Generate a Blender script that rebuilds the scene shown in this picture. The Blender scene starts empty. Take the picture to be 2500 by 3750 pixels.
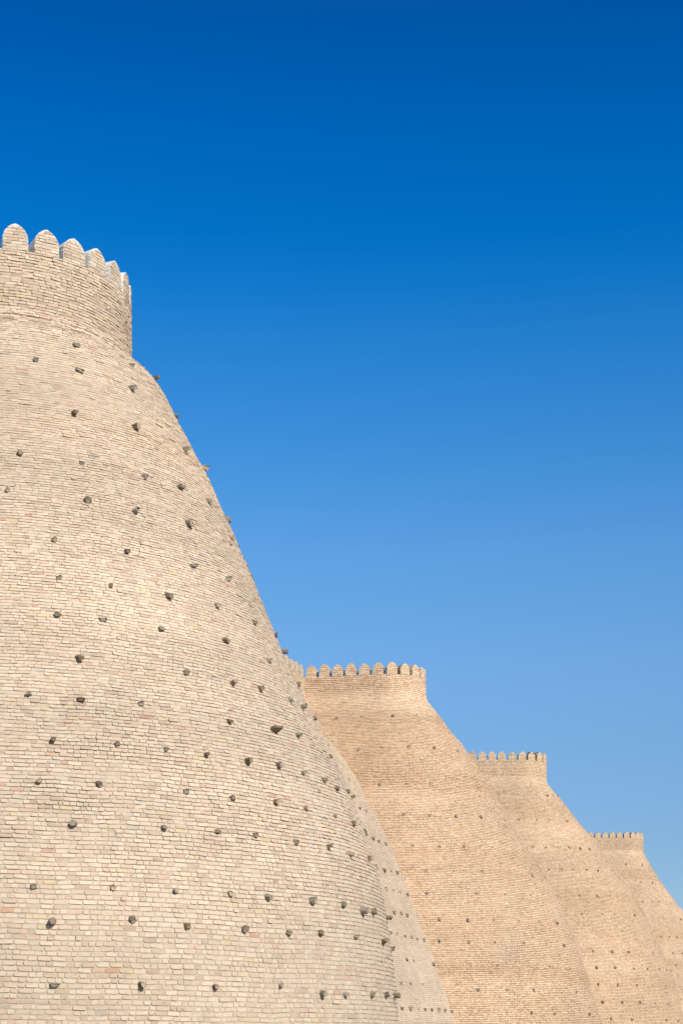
import bpy, math, random
import numpy as np
from mathutils import Matrix

rng = np.random.default_rng(7)
random.seed(7)
scene = bpy.context.scene
COL = scene.collection
EYE = 1.6                     # camera height above the paving
RIM = 18.6                    # height of the parapet rim, foot of the merlons
rad = math.radians

PROFILE = {  # horizontal radius of each tower every 0.25 m of height, from z = -0.15
 1: [9.0,9.0,9.0,9.0,9.0,9.0,9.0,9.0,9.0,8.99,8.98,8.96,8.94,8.92,8.89,8.86,8.83,8.79,8.75,8.71,8.66,8.6,8.54,8.48,8.4,8.32,8.24,8.14,8.05,7.97,7.87,7.76,7.63,7.51,7.39,7.25,7.13,7.02,6.91,6.8,6.67,6.54,6.43,6.33,6.23,6.12,6.01,5.91,5.8,5.7,5.59,5.48,5.37,5.27,5.17,5.04,4.93,4.83,4.71,4.59,4.45,4.32,4.2,4.07,3.94,3.82,3.69,3.53,3.25,2.99,2.85,2.83,2.83,2.83,2.83,2.83],
 2: [10.23,10.23,10.23,10.23,10.23,10.23,10.23,10.23,10.18,10.12,10.06,10.0,9.93,9.86,9.79,9.7,9.61,9.53,9.46,9.39,9.31,9.23,9.15,9.06,8.98,8.9,8.83,8.74,8.65,8.55,8.43,8.31,8.19,8.07,7.96,7.86,7.72,7.59,7.4,7.21,7.03,6.87,6.7,6.54,6.4,6.26,6.12,5.98,5.83,5.68,5.52,5.36,5.21,5.06,4.91,4.75,4.6,4.45,4.3,4.16,4.01,3.83,3.66,3.48,3.24,3.03,2.84,2.66,2.48,2.3,2.13,1.92,1.85,1.84,1.82,1.82],
 3: [10.05,10.05,10.05,10.05,10.05,10.05,10.05,10.05,10.01,9.98,9.95,9.92,9.88,9.85,9.81,9.77,9.72,9.68,9.63,9.58,9.51,9.44,9.37,9.3,9.19,9.08,8.96,8.85,8.74,8.63,8.51,8.39,8.27,8.15,8.03,7.91,7.79,7.67,7.54,7.41,7.27,7.12,6.97,6.82,6.68,6.52,6.36,6.19,6.01,5.82,5.63,5.44,5.25,5.07,4.89,4.71,4.53,4.35,4.16,3.95,3.73,3.54,3.35,3.17,2.99,2.79,2.58,2.37,2.18,2.0,1.84,1.73,1.73,1.73,1.72,1.72],
 4: [10.21,10.21,10.21,10.21,10.21,10.21,10.21,10.21,10.15,10.09,10.03,9.97,9.91,9.85,9.79,9.72,9.66,9.6,9.54,9.45,9.36,9.26,9.17,9.08,8.99,8.9,8.79,8.69,8.58,8.47,8.37,8.26,8.16,8.02,7.88,7.73,7.59,7.44,7.29,7.15,6.99,6.83,6.67,6.5,6.34,6.18,6.02,5.84,5.66,5.48,5.3,5.12,4.91,4.7,4.5,4.32,4.14,3.97,3.79,3.61,3.43,3.25,3.07,2.93,2.79,2.65,2.5,2.36,2.23,2.1,1.97,1.85,1.84,1.83,1.83,1.83],
}
WALL_BATTER = [[2.43,9.0],[3.11,8.68],[4.04,8.33],[5.01,7.93],[6.05,7.54],[6.98,7.14],[8.01,6.68],[8.8,6.29],[9.53,5.94],[10.2,5.5],[10.89,5.11],[11.57,4.7],[12.23,4.2],[13.0,3.72],[13.74,3.15],[14.43,2.63],[15.09,2.01],[15.77,1.41],[18.6,0.01]]
# beam ends: (metres along the flank or degrees round the nose, height, flank F / nose A, timber kind)
BEAMS = {
 1: [(39.5,16.45,'A','w'),(24.8,15.85,'A','s'),(38.2,15.77,'A','w'),(63.2,16.45,'A','s'),(83.2,16.6,'A','s'),(56.8,15.74,'A','s'),(33.3,14.62,'A','s'),(90.2,15.93,'A','s'),(51.4,14.63,'A','r'),(72.3,14.65,'A','s'),(18.9,13.47,'A','r'),(32.9,13.42,'A','s'),(89.3,14.67,'A','s'),(49.2,13.41,'A','s'),(60.8,13.45,'A','w'),(16.2,12.59,'A','r'),(33.0,12.57,'A','r'),(43.7,12.52,'A','r'),(73.2,13.47,'A','r'),(90.1,13.54,'A','r'),(59.1,12.59,'A','r'),(24.9,11.55,'A','r'),(39.5,11.52,'A','s'),(77.7,12.63,'A','r'),(55.7,11.55,'A','w'),(25.1,10.71,'A','s'),(34.8,10.68,'A','s'),(67.2,11.54,'A','s'),(46.6,10.69,'A','s'),(59.3,10.74,'A','r'),(24.6,9.91,'A','s'),(32.0,9.89,'A','w'),(72.2,10.72,'A','s'),(43.1,9.88,'A','s'),(58.1,9.93,'A','w'),(87.4,10.79,'A','s'),(27.0,9.01,'A','s'),(45.6,8.96,'A','s'),(92.1,10.54,'A','s'),(71.6,9.81,'A','r'),(19.2,8.15,'A','w'),(26.6,8.13,'A','w'),(35.7,8.13,'A','s'),(55.5,8.94,'A','r'),(62.9,9.0,'A','r'),(90.3,9.74,'A','r'),(73.4,8.98,'A','r'),(79.5,8.97,'A','r'),(51.2,8.04,'A','s'),(61.9,8.05,'A','w'),(69.3,8.12,'A','r'),(91.2,8.98,'A','s'),(22.1,7.24,'A','s'),(31.0,7.25,'A','s'),(38.2,7.23,'A','s'),(44.6,7.21,'A','s'),(52.3,7.21,'A','r'),(59.2,7.26,'A','r'),(82.8,7.94,'A','r'),(65.5,7.21,'A','r'),(72.1,7.2,'A','s'),(76.8,7.1,'A','s'),(84.1,7.17,'A','s'),(87.4,7.11,'A','w'),(20.1,6.42,'A','r'),(27.8,6.43,'A','r'),(40.1,6.39,'A','s'),(47.5,6.37,'A','s'),(55.8,6.42,'A','r'),(63.0,6.4,'A','r'),(71.9,6.41,'A','s'),(78.9,6.36,'A','r'),(24.2,5.63,'A','r'),(35.9,5.64,'A','s'),(43.8,5.66,'A','w'),(50.1,5.67,'A','s'),(58.1,5.64,'A','s'),(66.0,5.66,'A','s'),(72.8,5.61,'A','s'),(82.8,5.66,'A','s'),(91.4,6.42,'A','s'),(88.8,5.59,'A','s'),(19.1,4.43,'A','s'),(28.6,4.45,'A','r'),(36.8,4.45,'A','r'),(44.6,4.44,'A','r'),(50.6,4.46,'A','r'),(59.2,4.45,'A','r'),(67.0,4.46,'A','r'),(73.3,4.4,'A','r'),(78.4,4.43,'A','r'),(89.9,4.44,'A','r'),(21.3,3.8,'A','r'),(30.8,3.88,'A','r'),(37.9,3.8,'A','s'),(46.3,3.79,'A','r'),(53.7,3.77,'A','s'),(60.3,3.82,'A','s'),(69.7,3.81,'A','w'),(81.5,3.8,'A','r'),(90.9,3.73,'A','s'),(21.3,2.65,'A','w'),(31.6,2.67,'A','r'),(41.4,2.66,'A','r'),(51.7,2.72,'A','s'),(59.5,2.59,'A','r'),(65.0,2.59,'A','r'),(73.4,2.62,'A','r'),(80.2,2.65,'A','r'),(86.6,2.67,'A','r')],
 2: [(-1.75,16.46,'F'),(-0.56,16.49,'F'),(17.7,16.51,'A'),(41.9,16.54,'A'),(70.8,16.59,'A'),(-0.44,14.77,'F'),(8.4,14.8,'A'),(25.9,14.86,'A'),(43.6,14.91,'A'),(65.6,14.94,'A'),(8.3,13.03,'A'),(21.8,13.06,'A'),(34.3,13.11,'A'),(52.0,13.16,'A'),(70.3,13.23,'A'),(18.6,11.57,'A'),(29.9,11.56,'A'),(42.3,11.59,'A'),(20.9,10.11,'A'),(30.8,10.1,'A'),(40.8,10.14,'A'),(24.2,8.92,'A'),(33.5,8.94,'A'),(23.5,7.98,'A'),(31.2,7.97,'A'),(56.1,11.66,'A'),(75.6,11.73,'A'),(54.3,10.22,'A'),(68.5,10.27,'A'),(87.4,10.33,'A'),(44.1,9.0,'A'),(56.4,9.06,'A'),(69.3,9.07,'A'),(83.3,9.13,'A'),(39.7,7.99,'A'),(50.5,8.04,'A'),(62.6,8.09,'A'),(75.6,8.16,'A'),(26.4,6.83,'A'),(34.9,6.83,'A'),(25.9,5.9,'A'),(34.2,5.86,'A'),(33.5,4.87,'A'),(41.6,4.87,'A'),(34.7,3.84,'A'),(34.5,2.9,'A'),(43.3,6.86,'A'),(52.6,6.86,'A'),(61.8,6.91,'A'),(73.2,6.94,'A'),(42.3,5.88,'A'),(52.4,5.89,'A'),(62.0,5.92,'A'),(72.9,5.95,'A'),(51.5,4.88,'A'),(60.7,4.89,'A'),(71.9,4.9,'A'),(43.3,3.83,'A'),(52.2,3.87,'A'),(61.7,3.86,'A'),(71.6,3.87,'A'),(82.1,3.9,'A'),(41.8,2.89,'A'),(49.7,2.89,'A'),(57.9,2.87,'A'),(66.7,2.89,'A'),(76.0,2.89,'A')],
 3: [(-1.26,16.44,'F'),(-0.15,16.4,'F'),(21.5,16.4,'A'),(40.0,16.38,'A'),(70.7,16.49,'A'),(-0.14,14.75,'F'),(14.0,14.74,'A'),(26.0,14.74,'A'),(46.2,14.76,'A'),(69.1,14.85,'A'),(6.8,12.98,'A'),(15.5,12.98,'A'),(23.9,13.02,'A'),(32.6,13.03,'A'),(41.8,13.02,'A'),(52.3,13.04,'A'),(75.6,13.18,'A'),(13.9,11.59,'A'),(21.1,11.63,'A'),(28.4,11.62,'A'),(37.1,11.66,'A'),(46.1,11.67,'A'),(62.4,11.78,'A'),(79.6,11.92,'A'),(15.4,9.99,'A'),(26.0,10.03,'A'),(36.5,10.06,'A'),(45.0,10.12,'A'),(60.0,10.18,'A'),(24.8,8.93,'A'),(35.1,8.96,'A'),(42.6,9.01,'A'),(58.8,9.09,'A'),(28.1,8.03,'A'),(36.6,8.05,'A'),(43.7,8.05,'A'),(25.8,6.75,'A'),(34.4,6.78,'A'),(42.8,6.8,'A'),(50.3,6.8,'A'),(60.2,6.84,'A'),(68.7,6.88,'A'),(25.7,5.85,'A'),(33.6,5.85,'A'),(42.6,5.84,'A'),(50.4,5.84,'A'),(59.4,5.86,'A'),(67.3,5.88,'A'),(77.9,5.9,'A'),(25.1,4.89,'A'),(33.1,4.87,'A'),(41.9,4.88,'A'),(50.8,4.88,'A'),(60.2,4.88,'A'),(26.2,3.92,'A'),(33.9,3.9,'A'),(42.1,3.92,'A'),(50.3,3.9,'A'),(59.6,3.87,'A'),(28.7,2.97,'A'),(37.4,2.94,'A'),(46.2,2.94,'A'),(56.0,2.94,'A'),(67.6,2.92,'A')],
 4: [(-0.05,16.38,'F'),(33.3,16.37,'A'),(74.5,16.38,'A'),(16.3,14.78,'A'),(35.3,14.77,'A'),(9.6,13.08,'A'),(20.9,13.09,'A'),(28.9,13.09,'A'),(38.9,13.09,'A'),(47.5,13.09,'A'),(59.4,13.1,'A'),(25.1,11.73,'A'),(36.4,11.75,'A'),(45.0,11.71,'A'),(16.6,10.13,'A'),(23.1,10.12,'A'),(29.5,10.14,'A'),(21.0,8.78,'A'),(28.0,8.8,'A'),(20.7,7.82,'A'),(20.3,6.97,'A'),(18.9,6.04,'A'),(18.8,5.04,'A')],
}
WALL_BEAMS = [(-3.39,14.76),(-4.64,13.83),(-5.33,13.02),(-4.45,13.01),(-6.84,11.55),(-6.0,11.53),(-5.08,11.54),(-7.38,10.25),(-6.69,10.16),(-5.92,10.12),(-4.9,10.14),(-8.66,8.69),(-7.72,8.72),(-6.64,8.76),(-5.85,8.76),(-8.72,7.83),(-7.7,7.85),(-6.83,7.86),(-5.79,7.85),(-9.14,6.84),(-8.09,6.88),(-7.28,6.85),(-10.79,5.9),(-10.0,5.92),(-8.93,5.89),(-8.04,5.91),(-7.2,5.88),(-6.22,5.89),(-9.92,4.9),(-8.94,4.88),(-6.17,4.88),(-11.97,3.89),(-10.75,3.9),(-9.06,3.92),(-13.09,2.91),(-12.01,2.91),(-10.88,2.92),(-10.04,2.93),(-9.09,2.93),(-8.04,2.93),(-7.13,2.93),(-6.17,2.92)]
PROFILE[1][70] = 2.83; PROFILE[1][69] = 2.93; PROFILE[1][68] = 3.30     # crisp shoulder under the drum
PROFILE_Z = -0.15 + 0.25 * np.arange(len(PROFILE[1]))

# ------------------------------------------------------------------ helpers
def lin(c):
    c = np.asarray(c, float) / 255.0
    return np.where(c <= 0.04045, c / 12.92, ((c + 0.055) / 1.055) ** 2.4)

_lat = rng.random((7, 97, 97))
def vnoise(u, v, seed=0):
    """smooth 2D value noise, 0..1"""
    L = _lat[seed % 7]
    u = np.asarray(u, float) + seed * 13.7; v = np.asarray(v, float) + seed * 5.3
    iu = np.floor(u).astype(int); iv = np.floor(v).astype(int)
    fu = u - iu; fv = v - iv
    fu = fu * fu * (3 - 2 * fu); fv = fv * fv * (3 - 2 * fv)
    a, b = iu % 97, (iu + 1) % 97
    c, d = iv % 97, (iv + 1) % 97
    return (L[a, c] * (1 - fu) + L[b, c] * fu) * (1 - fv) + (L[a, d] * (1 - fu) + L[b, d] * fu) * fv

def fnoise(u, v, seed=0):
    return (vnoise(u, v, seed) + .5 * vnoise(u * 2.1, v * 2.1, seed + 1) + .25 * vnoise(u * 4.3, v * 4.3, seed + 2)) / 1.75

def link(o, parent=None):
    COL.objects.link(o)
    if parent is not None: o.parent = parent
    return o

def tag(o, label=None, cat=None, group=None, kind=None):
    if label: o['label'] = label
    if cat: o['category'] = cat
    if group: o['group'] = group
    if kind: o['kind'] = kind
    return o

def thing(name, loc, label, cat, group=None):
    o = bpy.data.objects.new(name, None); o.location = loc; o.empty_display_size = .5
    return tag(link(o), label, cat, group)

def mesh_np(name, V, faces, mats, fmat=None, col=None, parent=None, origin=(0, 0, 0)):
    """faces: list of integer arrays of shape (n,k); fmat: matching list of material slots"""
    me = bpy.data.meshes.new(name)
    V = np.asarray(V, np.float32)
    loops = np.concatenate([f.ravel() for f in faces]).astype(np.int32)
    sizes = np.concatenate([np.full(len(f), f.shape[1]) for f in faces])
    starts = np.concatenate([[0], np.cumsum(sizes)[:-1]]).astype(np.int32)
    me.vertices.add(len(V)); me.vertices.foreach_set('co', (V - np.asarray(origin, np.float32)).ravel())
    me.loops.add(len(loops)); me.loops.foreach_set('vertex_index', loops)
    me.polygons.add(len(sizes)); me.polygons.foreach_set('loop_start', starts)
    for m in mats: me.materials.append(m)
    if fmat is not None:
        me.polygons.foreach_set('material_index', np.concatenate([np.full(len(f), s) for f, s in zip(faces, fmat)]).astype(np.int32))
    if col is not None:
        at = me.color_attributes.new('brick_colour', 'FLOAT_COLOR', 'POINT')
        at.data.foreach_set('color', np.c_[col, np.ones(len(col))].astype(np.float32).ravel())
    me.polygons.foreach_set('use_smooth', np.zeros(len(sizes), bool))
    me.update(calc_edges=True); me.validate()
    o = bpy.data.objects.new(name, me)
    if parent is None: o.location = origin
    return link(o, parent)

# ---------------------------------------------------------------- materials
def new_mat(name):
    m = bpy.data.materials.new(name); m.use_nodes = True
    nt = m.node_tree; b = nt.nodes['Principled BSDF']
    b.inputs['Roughness'].default_value = .92
    b.inputs['Specular IOR Level'].default_value = .15
    return m, nt, b

def N(nt, t, **kw):
    n = nt.nodes.new(t)
    for k, v in kw.items(): setattr(n, k, v)
    return n

def mixcol(nt, a, b, fac, mode='MIX'):
    n = N(nt, 'ShaderNodeMix', data_type='RGBA', blend_type=mode)
    for s, v in ((6, a), (7, b), (0, fac)):
        if hasattr(v, 'is_linked'): nt.links.new(v, n.inputs[s])
        else: n.inputs[s].default_value = v
    return n.outputs[2]

def noise(nt, vec, scale, detail=3, rough=.55):
    n = N(nt, 'ShaderNodeTexNoise'); n.inputs['Scale'].default_value = scale
    n.inputs['Detail'].default_value = detail; n.inputs['Roughness'].default_value = rough
    nt.links.new(vec, n.inputs['Vector']); return n.outputs['Fac']

def ramp(nt, f, stops):
    n = N(nt, 'ShaderNodeValToRGB'); nt.links.new(f, n.inputs[0])
    e = n.color_ramp.elements
    while len(e) < len(stops): e.new(.5)
    for el, (p, c) in zip(e, stops): el.position = p; el.color = tuple(c) + (1,)
    return n.outputs[0]

def bump(nt, b, h, strength, dist):
    n = N(nt, 'ShaderNodeBump'); n.inputs['Strength'].default_value = strength
    n.inputs['Distance'].default_value = dist
    nt.links.new(h, n.inputs['Height']); nt.links.new(n.outputs[0], b.inputs['Normal'])

def brick_material(name):
    m, nt, b = new_mat(name)
    geo = N(nt, 'ShaderNodeNewGeometry').outputs['Position']
    at = N(nt, 'ShaderNodeVertexColor', layer_name='brick_colour').outputs['Color']
    mp = N(nt, 'ShaderNodeMapping'); mp.inputs['Scale'].default_value = (1, 1, 2.6)
    nt.links.new(geo, mp.inputs['Vector'])
    blot = noise(nt, mp.outputs[0], 7.0, 5, .65)
    fine = noise(nt, geo, 55, 3, .6)
    dark = ramp(nt, blot, [(.36, (.84, .80, .76)), (.5, (1, 1, 1)), (.68, (1.04, 1.04, 1.05))])
    c = mixcol(nt, at, dark, .75, 'MULTIPLY')
    gr = ramp(nt, fine, [(.3, (.90, .89, .88)), (.6, (1.03, 1.03, 1.03))])
    c = mixcol(nt, c, gr, .8, 'MULTIPLY')
    nt.links.new(c, b.inputs['Base Color'])
    bump(nt, b, noise(nt, geo, 38, 4, .7), .35, .012)
    return m

def mortar_material(name, rgb):
    m, nt, b = new_mat(name)
    geo = N(nt, 'ShaderNodeNewGeometry').outputs['Position']
    base = lin(rgb) * ALB
    f = noise(nt, geo, 3.2, 5, .65)
    c = ramp(nt, f, [(.3, base * .8), (.55, base), (.75, np.minimum(base * 1.12, 1))])
    gr = ramp(nt, noise(nt, geo, 60, 2), [(.3, (.82, .8, .78)), (.6, (1.05, 1.05, 1.05))])
    c = mixcol(nt, c, gr, .8, 'MULTIPLY')
    nt.links.new(c, b.inputs['Base Color'])
    bump(nt, b, noise(nt, geo, 45, 4, .7), .5, .012)
    return m

ALB = .56
M_BRICK = brick_material('weathered_fired_brick')
M_MORTAR = {1: mortar_material('pale_clay_mortar', (220, 200, 174)),
            2: mortar_material('tan_clay_mortar', (216, 186, 154)),
            5: mortar_material('grey_clay_mortar', (226, 202, 173))}
M_MORTAR[3] = M_MORTAR[4] = M_MORTAR[2]

def plaster_material():
    m, nt, b = new_mat('white_lime_plaster')
    geo = N(nt, 'ShaderNodeNewGeometry').outputs['Position']
    c = ramp(nt, noise(nt, geo, 6, 5, .7), [(.3, (.34, .31, .27)), (.5, (.57, .54, .50)), (.7, (.68, .66, .62))])
    nt.links.new(c, b.inputs['Base Color'])
    bump(nt, b, noise(nt, geo, 30, 4), .4, .01)
    return m
M_PLASTER = plaster_material()

def clay_material():
    m, nt, b = new_mat('tan_clay_render')
    geo = N(nt, 'ShaderNodeNewGeometry').outputs['Position']
    c = ramp(nt, noise(nt, geo, 6, 5, .7), [(.3, (.33, .25, .17)), (.5, (.42, .34, .25)), (.7, (.48, .40, .31))])
    nt.links.new(c, b.inputs['Base Color'])
    bump(nt, b, noise(nt, geo, 30, 4), .4, .01)
    return m
M_CLAY = clay_material()

def wood_material(name, c0, c1, c2):
    m, nt, b = new_mat(name)
    tc = N(nt, 'ShaderNodeTexCoord').outputs['Object']
    mp = N(nt, 'ShaderNodeMapping'); mp.inputs['Scale'].default_value = (30, 3, 30)
    nt.links.new(tc, mp.inputs['Vector'])
    g = noise(nt, mp.outputs[0], 1.6, 5, .7)
    c = ramp(nt, g, [(.3, c0), (.52, c1), (.72, c2)])
    nt.links.new(c, b.inputs['Base Color'])
    bump(nt, b, g, .25, .008)
    return m
M_CUT = wood_material('cut_timber_end', (.13, .095, .06), (.32, .25, .17), (.46, .37, .26))
M_WOOD = [wood_material('grey_weathered_timber', (.07, .055, .038), (.20, .165, .12), (.38, .325, .245)),
          wood_material('brown_weathered_timber', (.06, .042, .026), (.17, .125, .08), (.31, .24, .16)),
          wood_material('bleached_timber', (.11, .09, .065), (.26, .22, .165), (.42, .36, .275))]

PAL = {  # (weight, photographed sRGB of the lit brick)
 1: [(.42, (243, 220, 191)), (.27, (235, 208, 177)), (.12, (221, 194, 165)), (.07, (240, 207, 183)),
     (.05, (210, 176, 154)), (.02, (236, 190, 160)), (.02, (236, 212, 162)), (.01, (207, 196, 178)), (.004, (216, 140, 112))],
 2: [(.40, (247, 216, 180)), (.30, (240, 204, 167)), (.14, (225, 188, 152)), (.08, (246, 205, 172)),
     (.05, (213, 169, 135)), (.02, (232, 186, 128)), (.01, (216, 196, 142))],
 5: [(.45, (244, 219, 188)), (.30, (236, 209, 177)), (.15, (222, 195, 165)), (.08, (234, 205, 181)), (.02, (222, 182, 152))]}
PAL[3] = [(w, (c[0] - 3, c[1] - 2, c[2] - 2)) for w, c in PAL[2]]
PAL[4] = [(w, (c[0] - 4, c[1] - 3, c[2] - 2)) for w, c in PAL[2]]

# ------------------------------------------------- curved, battered masonry
class Surface:
    """plan = straight flank along d (s < 0) running into a round nose about C; horizontal radius r(z)"""
    def __init__(self, key, C, ang_d, r_of_z, flank, phimax, seed):
        self.key = key; self.C = np.array(C, float)
        self.d = np.array([math.cos(ang_d), math.sin(ang_d)]); self.n = np.array([self.d[1], -self.d[0]])
        self.r = r_of_z; self.L = flank; self.phimax = phimax; self.seed = seed; self.back = None; self.sag = .09 if key == 1 else .16
    def length(self, z): return self.L + self.r(z) * self.phimax
    def frame(self, u, z):
        r = self.r(z)
        s = u - self.L
        phi = np.where(s > 0, s / np.maximum(r, .05), 0.0)
        cn, sn = np.cos(phi)[..., None], np.sin(phi)[..., None]
        nor = self.n * cn + self.d * sn
        base = self.C + self.d * np.minimum(s, 0)[..., None]
        return base, nor, r
    def at(self, u, z, off=0.0):
        base, nor, r = self.frame(u, z)
        # walls bulge and sag a little
        off = off + self.sag * (fnoise(np.asarray(u) * .28, np.asarray(z) * .42, self.seed + 2) - .5) * np.clip((18.3 - np.asarray(z)) / 1.5, .15, 1)
        P = base + nor * (r + off)[..., None]
        return np.concatenate([P, np.asarray(z)[..., None]], -1)
    def point(self, where, z, kind):
        """centre, outward normal of a beam given as flank metres or nose degrees"""
        u = self.L + (where if kind == 'F' else rad(where) * float(self.r(np.array(z))))
        base, nor, r = self.frame(np.array(u), np.array(float(z)))
        return base + nor * r, nor

def bricks(S, z_lo, z_hi, pitch, joint, u_from, relief, tint, corners=4, stretcher=.235, header=.115, u_to=None):
    """one brick after another in courses; returns verts, face arrays, colours"""
    U0, U1, Z0, Z1, ROW = [], [], [], [], []
    z = z_lo; row = 0
    while z < z_hi - .02:
        p = float(pitch(z)) * rng.uniform(.94, 1.06)
        p = min(p, z_hi - z)
        j = float(joint(z))
        tot = float(S.length(np.array(z))) if u_to is None else u_to
        n = int(tot / header) + 4
        ln = np.where(rng.random(n) < .5, stretcher, header) * rng.normal(1, .05, n)
        ln = np.where(rng.random(n) < .06, ln * rng.uniform(.6, .85, n), ln)
        gap = j * rng.uniform(.35, .8, n)
        e = u_from - rng.uniform(0, stretcher) + np.cumsum(ln + gap)
        st = e - ln - gap
        k = (e < tot) & (st > u_from - .3)
        U0.append(st[k]); U1.append((st + ln)[k]); m = int(k.sum())
        Z0.append(np.full(m, z + j * .5)); Z1.append(np.full(m, z + p - j * .5)); ROW.append(np.full(m, row))
        z += p; row += 1
    U0, U1, Z0, Z1, ROW = map(np.concatenate, (U0, U1, Z0, Z1, ROW))
    n = len(U0); uc = (U0 + U1) / 2; zc = (Z0 + Z1) / 2
    sd = S.seed
    rough = relief(uc, zc)                                    # 0 flush with the mortar .. 1 deep joints
    gate = np.clip((fnoise(uc * .9, zc * 2.2, sd) - .3) * 2.2, 0, 1)
    jut = .003 + rough * (.010 + .016 * gate) * (1.0 if S.key in (1, 5) else 2.0) + rng.normal(0, .0025, n) * (.5 + rough)
    jut += .022 * (rng.random(n) < .025) * rng.random(n)
    # outline of the face in the brick's own (a, b) coordinates
    if corners == 8:
        a = np.array([.07, .93, 1, 1, .93, .07, 0, 0.]); b = np.array([0, 0, .22, .80, 1, 1, .80, .22])
    else:
        a = np.array([0, 1, 1, 0.]); b = np.array([0, 0, 1, 1.])
    K = len(a)
    H = (Z1 - Z0)[:, None]; W = (U1 - U0)[:, None]
    cut = rng.uniform(.5, 1.7, (n, K)) if corners == 8 else 1
    aa = np.where(a < .5, a * cut, 1 - (1 - a) * cut) if corners == 8 else a
    uu = U0[:, None] + aa * W + rng.normal(0, .0035, (n, K))
    zz = Z0[:, None] + b * H + rng.normal(0, .0022, (n, K)) + (rng.normal(0, .007, n)[:, None] * (a - .5) * W / .2)
    zz = zz + (rng.normal(0, .0018, n))[:, None]
    # courses are never quite level
    wav = .05 * (fnoise(uu * .35, zz * .25, sd + 2) - .5) + .02 * (vnoise(uu * 1.5, zz * .9, sd + 3) - .5)
    zz = zz + wav
    tilt = rng.normal(0, .004, n)[:, None] * (b - .5) * 2 + rng.normal(0, .003, n)[:, None] * (a - .5) * 2
    off_f = jut[:, None] + tilt * (.4 + rough[:, None]) - .004 * rng.random((n, K))
    uf = uc[:, None] + (uu - uc[:, None]) * .985; zf = zc[:, None] + wav + (zz - wav - zc[:, None]) * .95
    back = S.at(uu, zz, np.full_like(uu, -.035)); front = S.at(uf, zf, off_f)
    V = np.concatenate([back, front], 1).reshape(-1, 3)
    base = (np.arange(n) * 2 * K)[:, None]
    ring = np.arange(K)
    caps = base + K + ring[None]
    sides = np.concatenate([base + np.array([[i, (i + 1) % K, K + (i + 1) % K, K + i]]) for i in range(K)], 0)
    # colours
    pal = PAL[S.key]; w = np.array([q[0] for q in pal]); cs = np.array([lin(q[1]) for q in pal]) * ALB
    reg = fnoise(uc * .45, zc * .8, sd + 4)
    w2 = np.cumsum(w / w.sum())
    rr = (rng.random(n) + (reg - .5) * .3) % 1.0
    idx = np.searchsorted(w2, rr)
    mean = (cs * (w / w.sum())[:, None]).sum(0)
    col = cs[np.minimum(idx, len(cs) - 1)]
    col = (col * .55 + mean * .45) * rng.normal(1, .035, (n, 1))
    col = col * (1 + .20 * (fnoise(uc * .06, zc * 1.1, sd + 1)[:, None] - .5))     # courses laid in different campaigns
    col = col * (1 + .27 * (fnoise(uc * .22, zc * .5, sd + 5)[:, None] - .5))
    if S.key in (2, 3, 4): col = col * np.array([1.05, 1.03, 1.018]) * (1 + np.clip((zc - 16.7) / .6, 0, 1)[:, None] * np.array([.08, .10, .11]))   # paler parapets
    if tint is not None: col = tint(uc, zc, col)
    mort = lin({1: (220, 200, 174), 5: (224, 203, 177)}.get(S.key, (216, 186, 154))) * ALB
    smear = (np.clip(.45 - rough, 0, 1) * rng.random(n))[:, None]
    col = col * (1 - smear) + mort * smear
    return V, [sides, caps], np.repeat(col, 2 * K, 0)

def shell(S, zs, u_lo, closed_back, top):
    """mortar body behind the bricks, a little rough; closed round the back and capped"""
    rows = []
    for z in zs:
        r = float(S.r(np.array(z)))
        nf = 26; na = 40
        u = np.linspace(u_lo, S.L, nf)
        if S.phimax > 0: u = np.concatenate([u[:-1], S.L + np.linspace(0, 1, na) * r * S.phimax])
        rows.append(S.at(u, np.full_like(u, z), np.full_like(u, -.004)))
        if closed_back:                                        # far flank
            q = S.C - S.n * ((r - .004) if S.back is None else S.back) + S.d * np.linspace(0, -(S.L - u_lo), 8)[1:, None]
            rows[-1] = np.concatenate([rows[-1], np.c_[q, np.full(len(q), z)]], 0)
    m = len(rows[0]); V = np.concatenate(rows, 0)
    f = []
    for i in range(len(zs) - 1):
        a = i * m + np.arange(m - 1)
        f.append(np.c_[a, a + 1, a + 1 + m, a + m])
    faces = [np.concatenate(f, 0)]
    if top: faces.append((np.arange(m) + (len(zs) - 1) * m)[None])
    return V, faces

def masonry(name, S, z_lo, z_hi, parent, pitch, joint, u_from, relief, tint=None, corners=4, top=False, closed_back=True,
            stretcher=.235, header=.115, u_lo=0.0, u_to=None):
    zs = np.linspace(z_lo, z_hi, max(3, int((z_hi - z_lo) / .12)))
    V0, F0 = shell(S, zs, u_lo, closed_back, top)
    V1, F1, c1 = bricks(S, z_lo, z_hi, pitch, joint, u_from, relief, tint, corners, stretcher, header, u_to)
    V = np.concatenate([V0, V1]); k = len(V0)
    faces = F0 + [f + k for f in F1]; fm = [0] * len(F0) + [1] * len(F1)
    col = np.concatenate([np.ones((k, 3)) * .4, c1])
    o = mesh_np(name, V, faces, [M_MORTAR[S.key], M_BRICK], fm, col, parent, origin=parent.location)
    return o

# ------------------------------------------------------------------ merlons
def merlon_outline(kind, w, h):
    """half width at height fraction t"""
    if kind == 'ogive':
        def hw(t): return w * np.where(t < .42, 1, np.clip(1 - ((t - .42) / .58) ** 2.1, 0, 1) ** .72)
    elif kind == 'bullet':
        def hw(t): return w * np.where(t < .45, 1, np.clip(1 - ((t - .45) / .55) ** 1.9, 0, 1) ** .7)
    elif kind == 'knob':
        def hw(t): return w * np.where(t < .52, 1, np.where(t < .88, np.clip(1 - ((t - .52) / .40) ** 2.0, .3, 1) ** .75, .26))
    else:
        def hw(t): return w * np.where(t < .70, 1, np.where(t < .86, .66, .30))
    return hw

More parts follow.
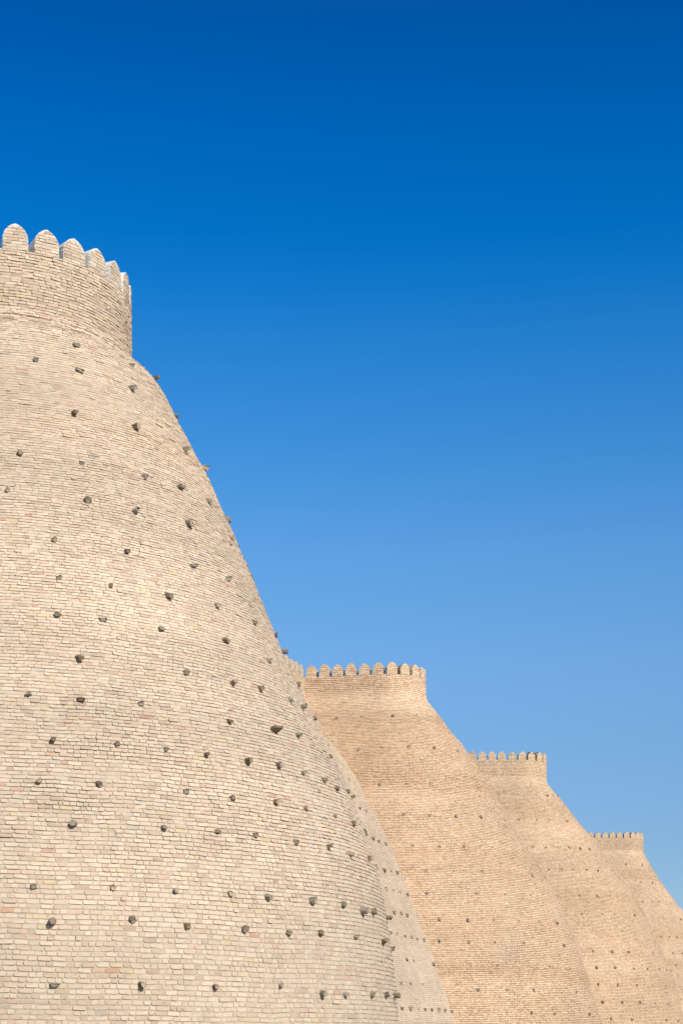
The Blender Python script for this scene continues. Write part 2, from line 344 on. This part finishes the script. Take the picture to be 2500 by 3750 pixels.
def merlon_mesh(key, kind, w, h, thick, pitch, worn=0.0):
    hw = merlon_outline(kind, w, h)
    T = np.concatenate([[0], np.linspace(.05, 1, 22)])
    if kind in ('knob', 'step'): T = np.sort(np.concatenate([T, [.5199, .6999, .7001, .8599, .8601]]))
    prof = np.maximum(hw(T - 1e-6), .012)
    jit = rng.normal(0, .004 + worn, len(T))
    R = np.c_[prof + jit, T * h]; Lf = np.c_[-prof + rng.normal(0, .004 + worn, len(T)), T * h]
    ring = np.concatenate([R, Lf[::-1]]); m = len(ring)
    nl = 4
    V = []
    for q, y in enumerate(np.linspace(-.004, -thick, nl)):
        V.append(np.c_[ring[:, 0], np.full(m, y), ring[:, 1]])
    V = np.concatenate(V)
    a = np.arange(m); b = (a + 1) % m
    side = np.concatenate([np.c_[a + i * m, a + (i + 1) * m, b + (i + 1) * m, b + i * m] for i in range(nl - 1)], 0)
    # y outward is +, x to the right seen from outside: front cap order
    capf = a[None]; capb = (a + (nl - 1) * m)[::-1][None]
    core = (V, [side, capf, capb])
    # bricks on the outer face
    Q, C = [], []
    pal = PAL[key]; pw = np.array([p[0] for p in pal]); pw = np.cumsum(pw / pw.sum()); cs = np.array([lin(p[1]) for p in pal]) * ALB
    z = 0.0
    while z < h - .02:
        p = min(pitch * rng.uniform(.93, 1.07), h - z); z1 = z + p - pitch * .16
        lim0 = float(hw(np.array(z / h))) - .007; lim1 = float(hw(np.array(min((z1 + .012) / h, .999)))) - .007
        x = -lim0 - rng.uniform(0, .12)
        while x < lim0:
            ln = (.235 if rng.random() < .5 else .115) * rng.uniform(.9, 1.1)
            xa, xb = x, x + ln; x = xb + .010
            lo = (max(xa, -lim0), max(xa, -lim1)); hi = (min(xb, lim0), min(xb, lim1))
            if lim0 <= 0 or lim1 <= 0: continue
            if hi[0] - lo[0] < .02 or hi[1] - lo[1] < .005: continue
            y = .006 + abs(rng.normal(0, .008)); g = rng.normal(0, .003, 8)
            q = np.array([[lo[0], 0, z], [hi[0], 0, z], [hi[1], 0, z1], [lo[1], 0, z1]])
            bk = q.copy(); bk[:, 1] = -.03
            fr = q.copy(); fr[:, 1] = y + g[:4]; fr[:, 2] += g[4:]
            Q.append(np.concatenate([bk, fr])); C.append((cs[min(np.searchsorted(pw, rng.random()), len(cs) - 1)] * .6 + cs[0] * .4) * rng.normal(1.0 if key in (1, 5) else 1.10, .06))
        z += p
    n = len(Q); VB = np.concatenate(Q); base = (np.arange(n) * 8)[:, None]
    caps = base + np.array([[4, 5, 6, 7]])
    sides = np.concatenate([base + np.array([[i, (i + 1) % 4, 4 + (i + 1) % 4, 4 + i]]) for i in range(4)], 0)
    return core, (VB, [sides, caps], np.repeat(np.array(C), 8, 0))

def place_merlon(S, u, parent, kind, w, h, thick, pitch, core_mat, worn=0.0, lean=0.0):
    core, face = merlon_mesh(S.key, kind, w, h, thick, pitch, worn)
    base, nor, r = S.frame(np.array(u), np.array(RIM))
    p = base + nor * r; tan = np.array([-nor[1], nor[0]])
    def tr(V): return np.c_[p[0] + tan[0] * V[:, 0] + nor[0] * V[:, 1], p[1] + tan[1] * V[:, 0] + nor[1] * V[:, 1], RIM + V[:, 2]]
    o = mesh_np('merlon', tr(core[0]), core[1], [core_mat], None, None, parent, origin=parent.location)
    mesh_np('brick_face', tr(face[0]), face[1], [M_BRICK], None, face[2], o, origin=parent.location)
    return o

# --------------------------------------------------------------- beam ends
def beam_mesh(kind, seed):
    """a stub of timber: y is the outward axis, y = 0 at the wall face"""
    r = np.random.default_rng(seed)
    if kind == 'r':
        K = 12; t = np.arange(K) * 2 * math.pi / K
        rr = .078 * (1 + r.normal(0, .07, K)) * r.uniform(.85, 1.15)
        sec = np.c_[np.cos(t) * rr, np.sin(t) * rr * r.uniform(.85, 1.1)]
    else:
        w, h = (.062, .052) if kind == 's' else (.105, .046)
        w *= r.uniform(.85, 1.25); h *= r.uniform(.85, 1.2); c = .014
        sec = np.array([[-w + c, -h], [0, -h * r.uniform(.9, 1.05)], [w - c, -h], [w, -h + c], [w, h - c], [w - c, h], [0, h * r.uniform(.9, 1.1)], [-w + c, h], [-w, h - c], [-w, -h + c]])
        sec = sec + r.normal(0, .005, sec.shape)
        K = len(sec)
    ln = r.uniform(.05, .20) if kind != 'w' else r.uniform(.07, .20)
    rows = []
    for y, sc in ((-.25, 1.0), (0, 1.0), (ln * .55, r.uniform(.94, 1.03)), (ln * .96, r.uniform(.9, 1.0)), (ln, r.uniform(.72, .86))):
        q = sec * sc + (r.normal(0, .003, sec.shape) if y > 0 else 0)
        yy = np.full(K, y) + (q[:, 0] * r.normal(0, .25) + q[:, 1] * r.normal(0, .3) + r.normal(0, .006, K) if y > .05 else 0)
        rows.append(np.c_[q[:, 0], yy, q[:, 1]])
    V = np.concatenate(rows); a = np.arange(K); b = (a + 1) % K
    n = len(rows)
    f4 = np.concatenate([np.c_[a + i * K, b + i * K, b + (i + 1) * K, a + (i + 1) * K] for i in range(n - 1)], 0)[:, ::-1]
    V = np.concatenate([V, [[0, rows[-1][:, 1].mean() - .008, 0]]]); c = len(V) - 1
    f3 = np.c_[a + (n - 1) * K, b + (n - 1) * K, np.full(K, c)][:, ::-1]
    return V, [f4, f3]

_beam_cache = {}
def beam_data(kind, i):
    k = (kind, i)
    if k not in _beam_cache:
        V, F = beam_mesh(kind, 100 + i * 7 + ord(kind))
        o = mesh_np('beam_end', V, F, [M_WOOD[i % 3], M_CUT], [0, 1 if kind == 'r' else 0])
        _beam_cache[k] = o.data
        bpy.data.objects.remove(o)
    return _beam_cache[k]

def put_beam(parent, p, nor, z, kind, scale, stub=1.0):
    o = bpy.data.objects.new('beam_end', beam_data(kind, random.randrange(9)))
    link(o, parent)
    yaw = math.atan2(-nor[0], nor[1]) + random.gauss(0, .16)
    o.rotation_euler = (random.gauss(.03, .16), random.gauss(0, .25) if kind != 'r' else random.uniform(0, 6.28), yaw)
    o.rotation_mode = 'XYZ'
    pl = parent.location
    o.location = (p[0] - pl[0], p[1] - pl[1], z - pl[2])
    o.scale = (scale, scale * stub, scale)
    return o

# ------------------------------------------------------------ the fortress
def interp_r(key):
    arr = np.array(PROFILE[key])
    def r(z): return np.interp(z, PROFILE_Z, arr)
    return r

SHOULDER = 17.2
def band(z, lo, hi, soft=.25): return np.clip((z - lo) / soft, 0, 1) * np.clip((hi - z) / soft, 0, 1)

def relief1(u, z):
    a = .42 + .8 * (fnoise(u * .22, z * .35, 1) - .42)
    a = a + .35 * band(z, 16.6, 18.7) + .25 * band(z, 5.2, 6.4, .5) - .25 * band(z, 14.5, 16.3, .5) - .22 * band(z, -1, 4.6, .6) + .5 * band(z, 17.0, 17.3, .06)
    return np.clip(a, .05, 1.15)
def relief2(u, z):
    a = .52 + .9 * (fnoise(u * .25, z * .4, 3) - .42)
    a = a + .7 * band(z, 12.7, 14.0, .4) * (.4 + fnoise(u * .5, z, 5)) + .9 * band(z, 4.45, 4.95, .12) + .45 * band(z, 2.2, 4.5, .5) + .1 * band(z, 17.4, 18.7) + .5 * band(z, 9.4, 11., .4) * np.clip((u - 9) / 2, 0, 1)
    return np.clip(a, .04, 1.2)
def relief3(u, z):
    a = .48 + .9 * (fnoise(u * .3, z * .45, 2) - .42) + .1 * band(z, 16.4, 18.7) + .3 * band(z, 6.2, 6.9) + .4 * band(z, 12.2, 12.6)
    return np.clip(a, .04, 1.1)
def relief4(u, z):
    a = .5 + .8 * (fnoise(u * .3, z * .45, 4) - .42) + .7 * band(z, 15., 16., .3) + .1 * band(z, 17.4, 18.7)
    return np.clip(a, .04, 1.1)
def relief5(u, z):
    return np.clip(.2 + .6 * (fnoise(u * .3, z * .45, 6) - .45), .04, 1.)

def tint1(u, z, col):
    h = (band(z, 13.0, 17.2, 1.2) * np.clip(1.5 * fnoise(u * .25, z * .5, 2) - .2, 0, 1))[:, None]
    w = np.clip((z - 8) / 6, 0, 1)[:, None]
    return col * (1 - h * np.array([.02, .05, .09])) * (1 + w * np.array([.06, .055, .045]))   # upper courses made paler
def tint2(u, z, col):
    g = np.clip((fnoise(u * .35, z * .30, 4) - .56) * 5, 0, 1) * band(z, 3.5, 9.5, 1.5)
    g = g[:, None] * .30
    col = col * (1 - g) + lin((212, 198, 178)) * ALB * g
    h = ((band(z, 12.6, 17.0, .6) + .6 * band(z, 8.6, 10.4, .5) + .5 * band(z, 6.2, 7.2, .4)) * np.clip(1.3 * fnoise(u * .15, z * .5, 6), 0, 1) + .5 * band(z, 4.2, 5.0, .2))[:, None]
    return col * (1 - h * np.array([.10, .15, .20]))       # darker, more orange bands, the widest just below the drum
def tint3(u, z, col):
    g = (np.clip((fnoise(u * .4, z * .5, 5) - .55) * 5, 0, 1) * band(z, 5.5, 8.5, 1.) * .5)[:, None]
    col = col * (1 - g) + col * np.array([1.04, .92, .88]) * g
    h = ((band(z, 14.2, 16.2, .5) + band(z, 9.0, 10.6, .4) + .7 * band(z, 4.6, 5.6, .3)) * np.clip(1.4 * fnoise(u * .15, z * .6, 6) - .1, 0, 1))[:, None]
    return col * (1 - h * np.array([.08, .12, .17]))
def tint4(u, z, col):
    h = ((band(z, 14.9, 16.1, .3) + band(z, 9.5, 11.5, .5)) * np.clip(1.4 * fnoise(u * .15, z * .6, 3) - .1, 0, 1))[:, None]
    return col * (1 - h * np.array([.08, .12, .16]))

TOWERS = [
 dict(key=1, C=(-7.7, 39.6), ang=-5, L=9., u_from=6.0, phimax=150, relief=relief1, tint=tint1, corners=8,
      pitch=lambda z: np.interp(z, [0, 3.2, 5, 7.9, 12.7, 16.9, 18.6], [.098, .0965, .085, .0735, .060, .063, .066]),
      joint=lambda z: np.interp(z, [0, 3, 6, 9, 19], [.019, .018, .012, .009, .009]), st=.245, hd=.120,
      label='nearest brick tower, cut by the left edge, studded with large beam ends'),
 dict(key=2, C=(2.12, 81.016), ang=-13, L=7., u_from=1.0, phimax=150, relief=relief2, tint=tint2, corners=4,
      pitch=lambda z: np.interp(z, [0, 16.5, 17.6, 18.6], [.078, .079, .088, .088]), joint=lambda z: .015, st=.24, hd=.115,
      label='second tan brick tower from the left, beside the sloping curtain wall'),
 dict(key=3, C=(10.75, 104.979), ang=-3, L=7., u_from=2.0, phimax=150, relief=relief3, tint=tint3, corners=4,
      pitch=lambda z: np.interp(z, [0, 16.5, 17.6, 18.6], [.083, .083, .088, .088]), joint=lambda z: .015, st=.24, hd=.115,
      label='third tan brick tower from the left, with knob topped merlons'),
 dict(key=4, C=(23.435, 144.41), ang=2, L=7., u_from=2.0, phimax=150, relief=relief4, tint=tint4, corners=4,
      pitch=lambda z: np.interp(z, [0, 16.5, 18.6], [.085, .085, .088]), joint=lambda z: .015, st=.24, hd=.115,
      label='farthest brick tower at the right edge, small, with stepped merlons'),
]
MERLONS = {  # flank metres, then nose degrees; kind, half width, height, thickness, plaster
 1: ([-4.0, -3.35, -2.7, -2.05, -1.4, -.75, -.12], [6.4, 19.8, 33.6, 46.8, 60, 73.7, 87, 100.6, 114, 127, 141], 'ogive', .268, .55, .46, M_PLASTER, 0),
 2: ([-3.2, -2.57, -1.94, -1.31, -.67, -.03], [19.5, 39.5, 59, 78, 97, 117, 137], 'bullet', .245, .57, .42, M_CLAY, .010),
 3: ([-4.6, -4.0, -3.4, -2.81, -2.22, -1.63, -1.05, -.42], [6, 25.5, 46, 66, 87, 108, 128], 'knob', .235, .53, .42, M_CLAY, .014),
 4: ([-4.7, -4.1, -3.5, -2.89, -2.3, -1.69, -1.09, -.49], [3.4, 21.6, 38, 54, 71, 90, 108, 126], 'step', .235, .50, .42, M_CLAY, .018)}

surf = {}
for T in TOWERS:
    k = T['key']
    S = surf[k] = Surface(k, T['C'], rad(T['ang']), interp_r(k), T['L'], rad(T['phimax']), k)
    root = thing('fortress_tower', (T['C'][0], T['C'][1], 0), T['label'], 'tower', 'round nosed towers along the fortress wall')
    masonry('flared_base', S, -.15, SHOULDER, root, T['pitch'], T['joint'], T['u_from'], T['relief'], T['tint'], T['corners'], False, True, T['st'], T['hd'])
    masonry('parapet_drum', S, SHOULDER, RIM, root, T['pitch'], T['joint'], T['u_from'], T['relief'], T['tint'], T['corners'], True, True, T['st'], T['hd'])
    fl, no, kind, w, h, th, cm, worn = MERLONS[k]
    r = float(S.r(np.array(RIM)))
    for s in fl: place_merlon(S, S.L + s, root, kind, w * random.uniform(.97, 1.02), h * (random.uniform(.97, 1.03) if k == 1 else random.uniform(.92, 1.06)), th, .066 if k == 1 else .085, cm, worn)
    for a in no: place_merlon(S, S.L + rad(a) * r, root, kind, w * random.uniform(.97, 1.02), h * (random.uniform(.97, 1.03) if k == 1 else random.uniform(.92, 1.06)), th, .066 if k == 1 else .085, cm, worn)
    L = BEAMS[k]
    # past a hundred on one tower: the dozen smallest in the photo become one part
    size = lambda e: {'w': 1.5, 's': 1.0, 'r': .95}[e[3]] * max(.3, math.cos(rad(e[0] - 20)))
    small = sorted([q for q in L if q[1] < 11 or q[0] < 80], key=size)[:12] if k == 1 else []
    tiny = []
    for e in L:
        kd = e[3] if len(e) > 3 else random.choice('rrrs')
        p, nor = S.point(e[0], e[1], e[2])
        bo = put_beam(root, p, nor, e[1], kd, random.uniform(.64, .90) * (.88 if kd == 'w' else 1) if k == 1 else random.uniform(.8, 1.05), (1.5 if k == 1 and e[0] > 80 and e[1] > 11 else 1.0) if k == 1 else .6)
        if e in small: tiny.append(bo)
    if tiny:
        VV, F4, F3, n0 = [], [], [], 0
        for bo in tiny:
            M = Matrix.LocRotScale(bo.location, bo.rotation_euler, bo.scale)
            VV += [tuple(M @ v.co) for v in bo.data.vertices]
            for q in bo.data.polygons:
                (F4 if len(q.vertices) == 4 else F3).append([i + n0 for i in q.vertices])
            n0 += len(bo.data.vertices); bpy.data.objects.remove(bo)
        o = mesh_np('beam_ends', VV, [np.array(F4), np.array(F3)], [M_WOOD[1]], None, None, root)
        tag(o, kind='stuff')

# curtain wall between the first and the second tower
ba = math.radians(90 - 19.2)
wz = np.array([q[0] for q in WALL_BATTER]); wo = np.array([q[1] for q in WALL_BATTER])
zz = np.array([-.2] + list(wz) + [19.]); oo = np.array([wo[0] + .15] + list(wo) + [0.0])
def wall_r(z):
    base = np.interp(z, zz, oo)
    hi = np.maximum(np.interp(z, PROFILE_Z, PROFILE[2]) - 1.8, 0)
    return np.where(np.asarray(z) > 15.9, np.minimum(hi, 1.45), base)
end = np.array([-1.73, 80.05]) + .8 * np.array([math.cos(ba), math.sin(ba)])
S5 = Surface(5, end, ba, wall_r, 40., 0.0, 5); S5.back = 2.2
root = thing('curtain_wall', (-1.73, 80.05, 0), 'sloping pale brick curtain wall between the nearest tower and the second tower', 'wall')
def tint5(u, z, col):
    h = (np.clip((z - 13.5) / 3.5, 0, 1) * .8)[:, None]
    return col * (1 - h * np.array([.0, .04, .12]))
cw = dict(tint=tint5, relief=relief5, corners=4, stretcher=.24, header=.115, joint=lambda z: .012, pitch=lambda z: .08)
masonry('battered_base', S5, -.15, SHOULDER, root, u_from=17., **cw)
masonry('parapet', S5, SHOULDER, RIM, root, u_from=17., top=True, **cw)
for i in range(12):
    place_merlon(S5, 40.8 - 1.6 - .42 - i * .62, root, 'ogive', .235, .55 * random.uniform(.96, 1.04), .42, .085, M_CLAY, .004)
for s, z in WALL_BEAMS:
    p, nor = S5.point(s - .8, z, 'F')
    put_beam(root, p, nor, z, random.choice('rrs'), random.uniform(.8, 1.05), .7)

# --------------------------------------------------------------- ground
def ground_material():
    m, nt, b = new_mat('pale_stone_paving')
    geo = N(nt, 'ShaderNodeNewGeometry').outputs['Position']
    br = N(nt, 'ShaderNodeTexBrick'); nt.links.new(geo, br.inputs['Vector'])
    br.inputs['Scale'].default_value = 1.2; br.inputs['Mortar Size'].default_value = .012
    br.inputs['Color1'].default_value = (.34, .30, .25, 1); br.inputs['Color2'].default_value = (.40, .36, .30, 1); br.inputs['Mortar'].default_value = (.2, .17, .14, 1)
    c = mixcol(nt, br.outputs['Color'], ramp(nt, noise(nt, geo, .4, 5), [(.3, (.8, .8, .8)), (.7, (1.1, 1.1, 1.1))]), 1., 'MULTIPLY')
    nt.links.new(c, b.inputs['Base Color'])
    return m
g = mesh_np('ground', [(-3000, -3000, 0), (3000, -3000, 0), (3000, 3000, 0), (-3000, 3000, 0)], [np.array([[0, 1, 2, 3]])], [ground_material()])
tag(g, 'pale stone paving in front of the fortress', 'ground', kind='structure')

# ------------------------------------------------------------ sun and sky
SUN_AZ, SUN_EL = 36.0, 32.0       # degrees to the right of straight behind the camera, and above the horizon
az = rad(180 - SUN_AZ)            # clockwise from +Y, towards +X
world = bpy.data.worlds.new('World'); scene.world = world; world.use_nodes = True
nt = world.node_tree; bg = nt.nodes['Background']
sky = N(nt, 'ShaderNodeTexSky', sky_type='NISHITA'); sky.sun_disc = False
sky.sun_elevation = rad(SUN_EL); sky.sun_rotation = az
sky.altitude = 225; sky.air_density = 1.0; sky.dust_density = .6; sky.ozone_density = 1.4
geo = N(nt, 'ShaderNodeTexCoord').outputs['Generated']
sep = N(nt, 'ShaderNodeSeparateXYZ'); nt.links.new(geo, sep.inputs[0])
SKY_STRENGTH = 0.125; EXPOSURE = 0.5
SKY_STOPS = [(0.000, (0.362, 0.463, 0.599)), (0.081, (0.362, 0.463, 0.599)), (0.112, (0.340, 0.457, 0.605)), (0.157, (0.359, 0.500, 0.656)), (0.216, (0.372, 0.579, 0.744)), (0.273, (0.307, 0.597, 0.824)), (0.327, (0.166, 0.557, 0.859)), (0.378, (0.071, 0.503, 0.873)), (0.402, (0.026, 0.464, 0.868)), (0.426, (0.003, 0.431, 0.850)), (0.470, (0.000, 0.367, 0.802)), (0.512, (0.000, 0.298, 0.714)), (0.560, (0.060, 0.378, 0.754)), (0.660, (0.700, 0.760, 0.820)), (1.000, (0.850, 0.880, 0.900))]
tint_col = ramp(nt, sep.outputs['Z'], SKY_STOPS)
nt.links.new(mixcol(nt, sky.outputs[0], tint_col, 1.0, 'MULTIPLY'), bg.inputs['Color'])
bg.inputs['Strength'].default_value = SKY_STRENGTH

sl = bpy.data.lights.new('sun', 'SUN'); sl.energy = 4.2; sl.angle = rad(.53); sl.color = (1.0, .955, .88)
so = link(bpy.data.objects.new('sun', sl)); so.location = (30, -20, 60)
so.rotation_euler = (rad(90 - SUN_EL), 0, rad(SUN_AZ))

# ----------------------------------------------------------------- camera
cam = bpy.data.cameras.new('camera'); co = link(bpy.data.objects.new('camera', cam))
co.location = (0, 0, EYE); co.rotation_euler = (rad(90), 0, 0)
cam.sensor_fit = 'VERTICAL'; cam.sensor_height = 36.0; cam.sensor_width = 24.0
cam.lens = 36.0 * 6300 / 3750; cam.shift_y = (3820 - 1875) / 3750
cam.clip_start = .1; cam.clip_end = 8000
scene.camera = co

vs = scene.view_settings
vs.view_transform = 'Standard'; vs.look = 'None'; vs.gamma = 1.0; vs.exposure = EXPOSURE; vs.use_curve_mapping = False
